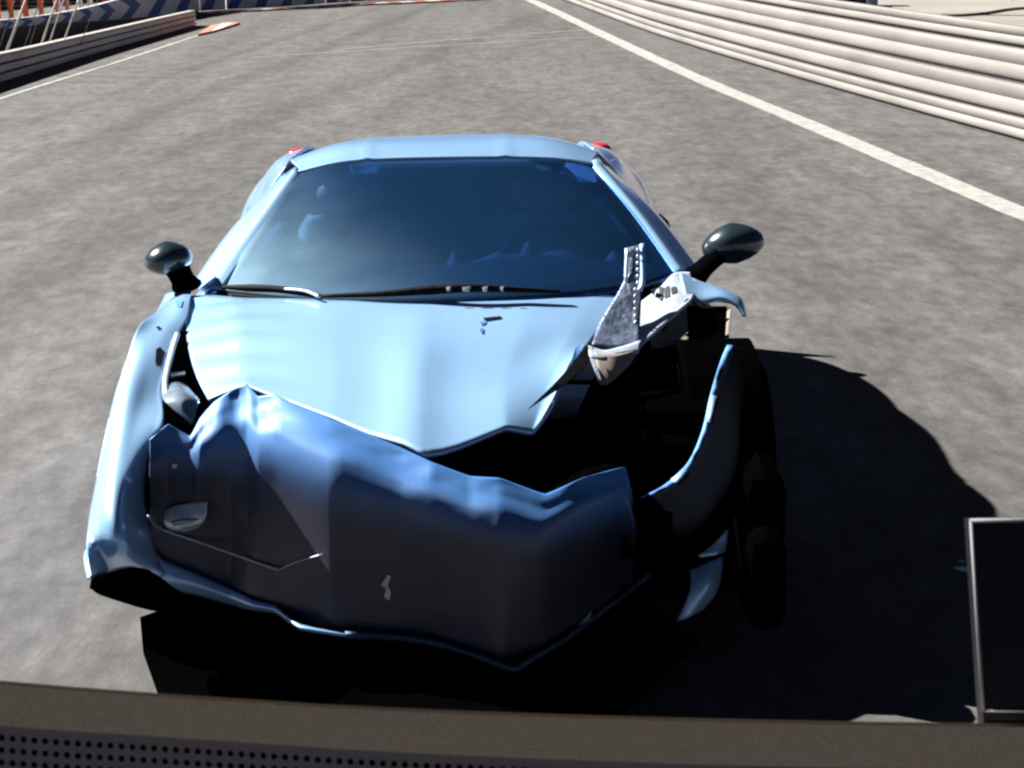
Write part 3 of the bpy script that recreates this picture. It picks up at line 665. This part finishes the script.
LIP = [(148, 522, .44), (152, 545, .40), (162, 560, .36), (195, 573, .28), (230, 588, .22), (252, 599, .18), (275, 605, .15), (300, 624, .10), (345, 632, .06), (400, 635, .03), (450, 645, 0), (490, 659, -.02), (515, 668, -.03), (535, 655, 0), (560, 641, .05), (590, 618, .14), (628, 590, .28), (650, 572, .38)]
LIP = [(a, b, min(atz(a, b, .10+.09*min(1, abs(515-a)/240)).y, .52)) for a, b, c in LIP]
def lip_at(x):
    for p, q in zip(LIP, LIP[1:]):
        if p[0] <= x <= q[0]:
            k_ = (x-p[0])/(q[0]-p[0]); return p[1]+(q[1]-p[1])*k_, p[2]+(q[2]-p[2])*k_
    return LIP[-1][1:]
# plan line of the fascia's torn top edge: flatter across the nose than the bonnet edge behind it
_py = {168: .52, 190: .50, 200: .53, 214: .54, 230: .55, 247: .56, 258: .52, 276: .49, 335: .39, 400: .32, 432: .27}
fx[0] = [(a, b, _py.get(a, c)) for a, b, c in fx[0]]
frows = []
for t, f_, fw in ((0, 0, 0), (.09, .08, .035), (.19, .2, .075), (.32, .35, .085), (.5, .55, .055), (.72, .8, .02), (1, 1, 0)):
    row = []
    for i, (x, y, d) in enumerate(fx[0]):
        ly, ld = lip_at(max(x, 160) if i < 3 else x)
        row.append((x, y+(ly+2-y)*t, d+(ld+.02-d)*f_-fw*(1 if x > 195 else .4)))
    frows.append(row)
def fas_dis(v, u, t):
    fold = abs(((v.x*6.5+v.z*1.5+.5*math.sin(v.x*11)) % 1)-.5)*2-.5
    fade = max(0, 1-t*1.7)
    lf = max(0, min(1, (-.05-v.x)*3))
    return V((0, -1, .25))*((fold*.018*lf + nz(v, 9, .012) + abs(noise.noise(v*14))*.012)*fade*min(1, t*9) + nz(v, 4, .010)*min(1, t*4)*(1-t))
FASC = grid('front_fascia', [Q(*r) for r in frows], FASC_SHADE, car, 5, 7, .010, .12, .45, fas_dis)
# dark inner front (grille mouth) behind and below the fascia
gm = [[(146, 442, .66), (230, 440, .72), (330, 465, .62), (430, 495, .48), (530, 520, .42), (640, 510, .54)],
      [(146, 512, .60), (230, 530, .54), (330, 552, .42), (430, 580, .38), (530, 600, .36), (650, 560, .52)],
      [(160, 562, .52), (240, 600, .44), (330, 630, .32), (430, 652, .25), (520, 674, .20), (640, 596, .48)]]
def gm_dis(v, u, t): return V((0, -nz(v, 4, .012), 0))
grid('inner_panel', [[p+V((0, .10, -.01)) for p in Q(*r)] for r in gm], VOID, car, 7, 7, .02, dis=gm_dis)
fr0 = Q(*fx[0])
grid('sun_blocking_cap', [[p+V((0, .02, -.015)) for p in fr0], [V((p.x*.95, p.y+.28, min(p.z-.06, .50))) for p in fr0], [V((p.x*.92, p.y+.5, .36)) for p in fr0]], VOID, car, 3, 3, .01)  # cap plate added to keep sun off the inner front
# lower lip
top = LIP
wid = [3, 12, 22, 22, 17, 12, 9, 7, 5, 4, 3, 3, 3, 3, 3, 3, 3, 3]
r0 = Q(*top); r1 = Q(*[(a-(w_ if i < 3 else 0), b+w_*.55, c-.02) for i, ((a, b, c), w_) in enumerate(zip(top, wid))])
r2 = Q(*[(a-(w_ if i < 3 else 0)*1.3, b+w_, c+.01) for i, ((a, b, c), w_) in enumerate(zip(top, wid))])
grid('bumper_lip', [r[:9] for r in (r0, r1, r2)], PAINT, car, 4, 3, .010, .15)
grid('bumper_lip', [r[8:] for r in (r0, r1, r2)], SHPAINT, car, 4, 3, .006, .15, dis=lambda v, u, t: V((0, 0, nz(v, 30, .004))))
# black splitter beneath the lip
s0 = [p+V((0, .02, -.004)) for p in r2]
s0 = [aty(95, 572, .52), aty(112, 570, .46), aty(140, 566, .48)] + s0[3:]
s1 = Q((94, 586, .66), (104, 592, .64), (150, 606, .60), (195, 618, .42), (232, 620, .36), (254, 624, .32), (277, 630, .28), (302, 640, .22), (346, 648, .16), (400, 654, .12), (450, 662, .08), (490, 672, .05), (515, 678, .04), (535, 668, .08), (560, 656, .13), (590, 636, .2), (628, 610, .34), (650, 592, .44))
s1 = s1[:3] + [atz(q[0], q[1], .06) for q in ((195, 612), (232, 616), (254, 622), (277, 628), (302, 638), (346, 646), (400, 652), (450, 660), (490, 671), (515, 678), (535, 668), (560, 654), (590, 632), (628, 606), (650, 590))]
grid('splitter', [s0, s1, [V((p.x*.97, p.y+.35, max(.07, p.z-.01))) for p in s1]], CHAR, car, 4, 3, .012, .38)
# little things lying in the mouth
def fog(l, k): return onto(FASC, l, k, .3)
grid('fog_lamp', [fog([(165, 508), (180, 503), (207, 500)], .006), fog([(164, 516), (184, 514), (206, 512)], .030), fog([(172, 526), (186, 527), (200, 522)], .022), fog([(180, 530), (187, 531), (194, 529)], .006)], CLEAR, car, 6, 5, .005)
grid('fog_lamp', [fog([(174, 516), (186, 513), (200, 512)], .034), fog([(178, 520), (188, 518), (197, 516)], .034)], LENS, car, 4, 2, .003)
tube('trim_strip', fog([(149, 519), (160, 526), (200, 540), (245, 556), (282, 569)], .012), .0035, SILV, car, 6, 5, .4)
tube('trim_strip', fog([(282, 569), (300, 561), (326, 553)], .012), .0024, SILV, car, 6, 3)
decal('paint_flake', FASC, [(388, 574), (391, 575), (388, 585), (391, 592), (389, 600), (384, 596), (386, 588), (381, 584)], LENS, car, .002, .006, .2)
decal('paint_flake', FASC, [(173, 464), (178, 463), (178, 467), (173, 468)], SILV, car, .002, .006, .4)
# black sheet added just above the road, standing in for the nose's shadow
poly('nose_shadow_sheet', [atz(x, y, .03) for x, y in ((140, 617), (143, 650), (158, 692), (300, 712), (620, 712), (700, 640), (640, 600), (400, 560), (200, 596))], VOID, car, .01, up=(0, 0, 1))

# --- right front: open engine bay, torn parts
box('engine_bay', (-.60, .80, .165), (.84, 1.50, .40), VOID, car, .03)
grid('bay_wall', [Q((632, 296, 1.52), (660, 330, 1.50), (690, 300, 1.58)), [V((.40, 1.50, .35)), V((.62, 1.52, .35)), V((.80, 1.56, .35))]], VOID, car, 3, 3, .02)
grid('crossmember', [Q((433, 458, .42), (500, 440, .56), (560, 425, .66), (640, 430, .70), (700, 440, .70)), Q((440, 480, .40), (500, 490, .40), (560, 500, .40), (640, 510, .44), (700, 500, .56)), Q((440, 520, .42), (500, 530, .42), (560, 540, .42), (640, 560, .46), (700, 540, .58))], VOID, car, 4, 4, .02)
# bracket standing up in front of the glass, with riveted edge
br = bpy.data.objects.new('bracket', None); COL.objects.link(br); br.parent = car; br.location = aty(636, 300, 1.3)-V(car.location)
grid('bracket_plate', [Q((625, 248, 1.36), (634, 246, 1.36), (644, 243, 1.37)), Q((624, 280, 1.30), (633, 280, 1.29), (643, 278, 1.30)), Q((600, 322, 1.16), (620, 326, 1.15), (640, 322, 1.16)), Q((592, 344, 1.02), (614, 346, 1.02), (640, 343, 1.04))], BARE, br, 4, 5, .008, .45)
grid('bracket_edge', [Q((625, 249, 1.35), (624, 280, 1.29)), Q((628, 248, 1.345), (627.5, 282, 1.285))], SILV, br, 5, 2, .006, up=(0, -1, 0))
grid('bracket_edge', [Q((640, 244, 1.35), (640, 280, 1.28), (636, 290, 1.25)), Q((644, 243, 1.35), (644.5, 278, 1.28), (642, 290, 1.25))], PAINT, br, 5, 2, .006, up=(0, -1, 0))
for i in range(12):
    px = 638-(i > 5)*2.5; py = 250+i*6.6
    blob('rivet', aty(px, py, 1.335-i*.016), (.006, .006, .007), SILV, br, seg=8, rings=6)
# white torn fender piece carrying printed marks
TORN = grid('torn_fender_and_highlight', [Q((640, 302, 1.42), (660, 287, 1.46), (674, 273, 1.52), (690, 272, 1.56)), Q((637, 322, 1.24), (658, 308, 1.32), (678, 292, 1.39), (696, 288, 1.44)), Q((634, 352, 1.00), (648, 338, 1.10), (668, 320, 1.20), (690, 300, 1.32))], SILV, car, 5, 5, .01, .45)
for a in ([(651, 291), (656, 289), (656, 292), (654, 297), (652, 293)], [(659, 288), (663, 287), (662.5, 301), (660, 301)], [(664, 289), (669, 286), (670, 297), (665, 299)], [(671, 288), (676, 287), (677, 293), (672, 295)]):
    decal('printed_mark', TORN, a, EDGE, car, .001, .003, 1.4)
grid('torn_fender_and_highlight', [Q((680, 272, 1.48), (700, 281, 1.46), (724, 289, 1.44), (742, 299, 1.42), (747, 316, 1.36)), Q((684, 288, 1.40), (700, 296, 1.38), (722, 296, 1.38), (738, 305, 1.36), (744, 314, 1.34)), Q((690, 296, 1.38), (704, 304, 1.36), (716, 302, 1.37), (733, 305, 1.38), (743, 316, 1.35))], PAINT, car, 5, 4, .01, .45)
tube('torn_edge', Q((662, 330, 1.17), (688, 300, 1.34), (705, 309, 1.31), (716, 308, 1.32)), .006, BLACK, car, 6, 3, .3)
poly('ground_gap_plate', Q((650, 336, 1.14), (687, 306, 1.32), (688, 340, 1.15), (652, 347, 1.10)), TAN, car, .008)  # tan plate standing in for lit ground seen through a gap
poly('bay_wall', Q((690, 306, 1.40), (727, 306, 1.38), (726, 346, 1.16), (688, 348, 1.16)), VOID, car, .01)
poly('torn_edge', Q((727, 309, 1.36), (731, 307, 1.36), (728, 346, 1.15), (725, 346, 1.15)), TAN, car, .006)
grid('headlight_rim', [Q((588, 345, .98), (604, 350, .96), (622, 346, 1.0), (641, 340, 1.04)), Q((590, 356, .92), (604, 358, .91), (622, 353, .95), (639, 352, .98))], SILV, car, 5, 3, .01, .4)
grid('headlight_bowl', [Q((594, 352, .94), (615, 354, .93), (640, 349, 1.0)), Q((597, 368, .88), (614, 370, .88), (630, 364, .93)), Q((599, 383, .84), (607, 384, .84), (616, 378, .87))], TAN, car, 4, 4, .008)
poly('headlight_rim', Q((587, 346, .97), (592, 346, .97), (601, 380, .83), (597, 379, .83)), SILV, car, .006)
# black shard and white sliver on the hood's torn edge
poly('metal_shard', Q((529, 408, .56), (552, 386, .67), (574, 362, .81), (588, 343, .92), (589, 362, .83), (566, 383, .70)), BLACK, car, .006)
poly('metal_shard', Q((571, 362, .82), (576, 347, .90), (581, 343, .92), (577, 358, .85)), PAINTD, car, .005)
# inner right fender edge: a long thin blue strip curling down to the nose
sp0 = Q((727, 345, 1.02), (720, 362, .94), (710, 395, .78), (702, 430, .66), (688, 462, .54), (664, 485, .46), (640, 497, .40))
sp1 = Q((742, 345, 1.00), (729, 368, .92), (718, 398, .76), (709, 433, .64), (694, 466, .52), (670, 490, .44), (640, 502, .38))
random.seed(3)
spm = cat(sp0, 4, .5); spn = cat(sp1, 4, .5)
spj = [a.lerp(b, random.uniform(.25, .75)) for a, b in zip(spm, spn)]
grid('torn_fender_and_highlight', [spm, spj], PAINTD, car, 1, 2, .006, .1)  # darker paint copy puts the strip's shade into its colour
grid('torn_fender_and_highlight', [[a.lerp(b, .05)+V((0, -.012, .006)) for a, b in zip(spm, spn)][8:12], [a.lerp(b, .8)+V((0, -.012, .006)) for a, b in zip(spm, spn)][8:12]], PAINT, car, 1, 2, .004, .1)  # brighter paint piece added as a highlight on the strip
grid('torn_fender_and_highlight', [[a.lerp(b, .0)+V((0, -.012, .006)) for a, b in zip(spm, spn)][17:20], [a.lerp(b, .9)+V((0, -.012, .006)) for a, b in zip(spm, spn)][17:20]], PAINT, car, 1, 2, .004, .1)  # second painted highlight, lower on the strip
sp1 = spj
# right bumper corner skin, its shade painted in as near-black colour
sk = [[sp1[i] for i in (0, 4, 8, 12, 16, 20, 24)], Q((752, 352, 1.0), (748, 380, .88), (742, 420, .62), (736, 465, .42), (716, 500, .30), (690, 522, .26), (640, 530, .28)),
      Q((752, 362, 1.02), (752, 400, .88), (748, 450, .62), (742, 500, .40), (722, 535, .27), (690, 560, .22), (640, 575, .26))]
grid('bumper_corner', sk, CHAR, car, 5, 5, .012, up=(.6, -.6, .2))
grid('bumper_corner', [Q((686, 549, .30), (706, 541, .28), (729, 529, .28)), Q((700, 556, .26), (716, 554, .25), (726, 552, .28))], PAINT, car, 4, 3, .01)
grid('bumper_corner', [Q((690, 569, .28), (708, 562, .26), (724, 556, .28)), Q((690, 590, .22), (706, 586, .20), (719, 588, .24)), Q((677, 621, .22), (690, 617, .20), (704, 610, .24))], PAINT, car, 5, 5, .01)
poly('metal_shard', Q((736, 478, .56), (740, 476, .56), (741, 500, .50), (737, 502, .50)), LENS, car, .005)
poly('metal_shard', Q((578, 625, .16), (592, 611, .20), (590, 619, .18)), LENS, car, .004)
arc = []
for k in range(9):
    a = math.radians(-20+k*27.5); arc.append((1.10+math.cos(a)*.41, .32+math.sin(a)*.41))
grid('wheel_arch_liner', [[V((x, y, max(z, .15))) for y, z in arc] for x in (.70, .80, .90, .93)], VOID, car, 3, 3, .01)
box('shadow_fill_box', (.54, .74, .18), (.82, 1.0, .62), VOID, car, .05)  # block added to close a gap in the car's cast shadow
box('liner_and_shadow_fill', (.79, .15, .15), (.90, .31, .42), VOID, car, .05)  # front block added to extend the car's shadow
box('liner_and_shadow_fill', (.80, .30, .16), (.92, .98, .55), VOID, car, .06)  # black block added to fill the missing fender's shadow
# --- wheels
def wheel(x, y, r=.34, w=.25, tilt=0):
    h = bpy.data.objects.new('wheel', None); COL.objects.link(h); h.parent = car; h.location = V((x, y, r))-V(car.location)
    prof = [(-w/2, r*.68), (-w/2, r*.92), (-w/2+.03, r), (w/2-.03, r), (w/2, r*.92), (w/2, r*.68)]
    n = 40; vs = []; fs = []
    for i in range(n):
        a = 2*math.pi*i/n
        for (o_, rr) in prof: vs.append(V((x+o_, y+math.cos(a)*rr, r+math.sin(a)*rr)))
    m_ = len(prof)
    for i in range(n):
        for j in range(m_): fs.append((i*m_+j, i*m_+(j+1) % m_, ((i+1) % n)*m_+(j+1) % m_, ((i+1) % n)*m_+j))
    P('tyre', vs, fs, RUB, h)
    sx = 1 if x > 0 else -1; vs = []; fs = []
    ox = x+sx*(w/2-.03)
    for k in range(10):
        a = 2*math.pi*k/10
        for da, rr in ((-.16, .05), (.16, .05), (.10, r*.67), (-.10, r*.67)):
            for d in (0, -.03*sx): vs.append(V((ox+d, y+math.cos(a+da)*rr, r+math.sin(a+da)*rr)))
        b = k*8
        fs += [(b, b+2, b+4, b+6), (b+7, b+5, b+3, b+1), (b, b+1, b+3, b+2), (b+2, b+3, b+5, b+4), (b+4, b+5, b+7, b+6), (b+6, b+7, b+1, b)]
    P('rim', vs, fs, RIM, h, False)
    tube('hub', [(ox-.06*sx, y, r), (ox+.01*sx, y, r)], .06, RIM, h, 16)
wheel(-.80, 1.22); wheel(.84, 1.10); wheel(-.80, 3.73, .35, .29); wheel(.80, 3.73, .35, .29)

# ================================================================== foreground: monitor frame with speaker grille, 1.5 m from the lens
D0 = 1.5
bt = [(-700, 620), (-300, 656), (0, 684), (150, 696), (300, 706), (340, 708.5), (512, 716), (760, 723), (1024, 727), (1350, 729), (1750, 728)]
bb = [(-700, 662), (-300, 698), (0, 725.5), (150, 736), (300, 746), (340, 749), (512, 757.5), (760, 766), (1024, 770), (1350, 772), (1750, 771)]
C0 = atd(512, 740, D0)
mo = empty('monitor_frame', C0, 'dim bronze lower frame of a display with perforated speaker grille across the foreground', 'monitor frame')
def band(name, top_, bot_, d_t, d_b, thick, mt, r=.12):
    """a bar between two curves with rounded front edges and real depth behind"""
    T = cat([V((a, b, 0)) for a, b in top_], 6); B = cat([V((a, b, 0)) for a, b in bot_], 6)
    vs = []; n = len(T)
    prof = [(r, thick), (0, 0), (1, 0), (.95, thick)]
    for t, b in zip(T, B):
        for h, d in prof:
            x = t.x+(b.x-t.x)*h; y = t.y+(b.y-t.y)*h; vs.append(atd(x, y, d_t+(d_b-d_t)*h+d))
    m_ = len(prof); fs = []
    for i in range(n-1):
        for j in range(m_): fs.append((i*m_+j, i*m_+(j+1) % m_, (i+1)*m_+(j+1) % m_, (i+1)*m_+j))
    fs += [tuple(range(m_)), tuple((n-1)*m_+j for j in reversed(range(m_)))]
    return P(name, vs, fs, mt, mo, False)
band('gasket', [(a, b-3.5) for a, b in bt], [(a, b+3) for a, b in bt], D0+.012, D0+.012, .01, EDGE, .5)
band('bezel', bt, bb, D0, D0, .04, BRONZE)
# perforated plate: rows of round holes following the curve
def curve_y(l, x):
    for (a, b), (c, d) in zip(l, l[1:]):
        if a <= x <= c: return b+(d-b)*(x-a)/(c-a)
    return l[-1][1]
bbd = [(v.x, v.y) for v in cat([V((a, b, 0)) for a, b in bb], 6)]
cell = 10.9; vs = []; fs = []; seg = 16; rows = 9
def gp(x, o, dd=0): return atd(x, curve_y(bbd, x)+o, D0+.004+dd)
x = -690
def quad(a): k_ = len(vs); vs.extend(a); fs.append(tuple(range(k_, k_+len(a))))
holes = [(-200, 1100)]
xi = -200.0
ncol = int(1500/cell)
for c in range(ncol):
    x0 = xi+c*cell; x1 = x0+cell; cx = (x0+x1)/2
    quad([gp(x0, -2), gp(x1, -2), gp(x1, 6), gp(x0, 6)])
    for r in range(rows):
        o0 = 6+r*12.3; o1 = o0+12.3; oc = (o0+o1)/2
        sq = []
        k_ = len(vs)
        for s in range(seg):
            an = 2*math.pi*s/seg
            ux, uy = math.cos(an), math.sin(an); m_ = max(abs(ux), abs(uy))
            vs.append(gp(cx+ux/m_*cell/2, oc+uy/m_*6.15)); 
        for s in range(seg):
            an = 2*math.pi*s/seg; vs.append(gp(cx+math.cos(an)*3.1, oc+math.sin(an)*3.3))
        for s in range(seg):
            an = 2*math.pi*s/seg; vs.append(gp(cx+math.cos(an)*3.1, oc+math.sin(an)*3.3, .006))
        for s in range(seg):
            s2 = (s+1) % seg
            fs.append((k_+s, k_+s2, k_+seg+s2, k_+seg+s)); fs.append((k_+seg+s, k_+seg+s2, k_+2*seg+s2, k_+2*seg+s))
P('speaker_grille', vs, fs, GRILL, mo, False)
g0, g1 = xi, xi+ncol*cell
band('grille_backing', [(a, b+2) for a, b in bb], [(a, b+118) for a, b in bb], D0+.012, D0+.012, .04, EDGE)
# side ends beyond the plate and the two feet that carry the frame
for a, b in ((-700, g0-.5), (g1+.5, 1750)):
    quadp = [gp(a, .6), gp(b, .6), gp(b, 116), gp(a, 116)]
    poly('end_panel', quadp, GRILL, mo, .006, up=-FW)
for px in (-350, 1400):
    p = atd(px, 830, D0+.03)
    tube('foot', [(p.x, p.y, .01), (p.x, p.y, p.z)], .03, EDGE, mo, 12)
    tube('foot_pad', [(p.x, p.y, 0), (p.x, p.y, .02)], .12, EDGE, mo, 20)

# small black panel with a silver rim standing on the frame at the right
pn = empty('display_panel', atd(1060, 722, D0+.02), 'black rectangular panel with thin silver rim standing on the bronze frame at right', 'panel')
DD = D0+.018
c4 = [(970, 520), (1120, 517), (1120, 729), (984, 729)]
poly('screen', [atd(x, y, DD) for x, y in c4], PANEL, pn, .02, up=-FW)
def rim(a, b, r): tube('rim_bar', [atd(*a, DD-.002), atd(*b, DD-.002)], r, TRIM, pn, 8)
rim((970, 521), (1120, 518), .0017); rim((971, 521), (983, 711), .0014); rim((983, 711), (1120, 713), .0009); rim((1120, 518), (1120, 713), .0014)
tube('stand_leg', [atd(1090, 713, DD+.01), atd(1090, 729, DD+.01)], .006, EDGE, pn, 8)
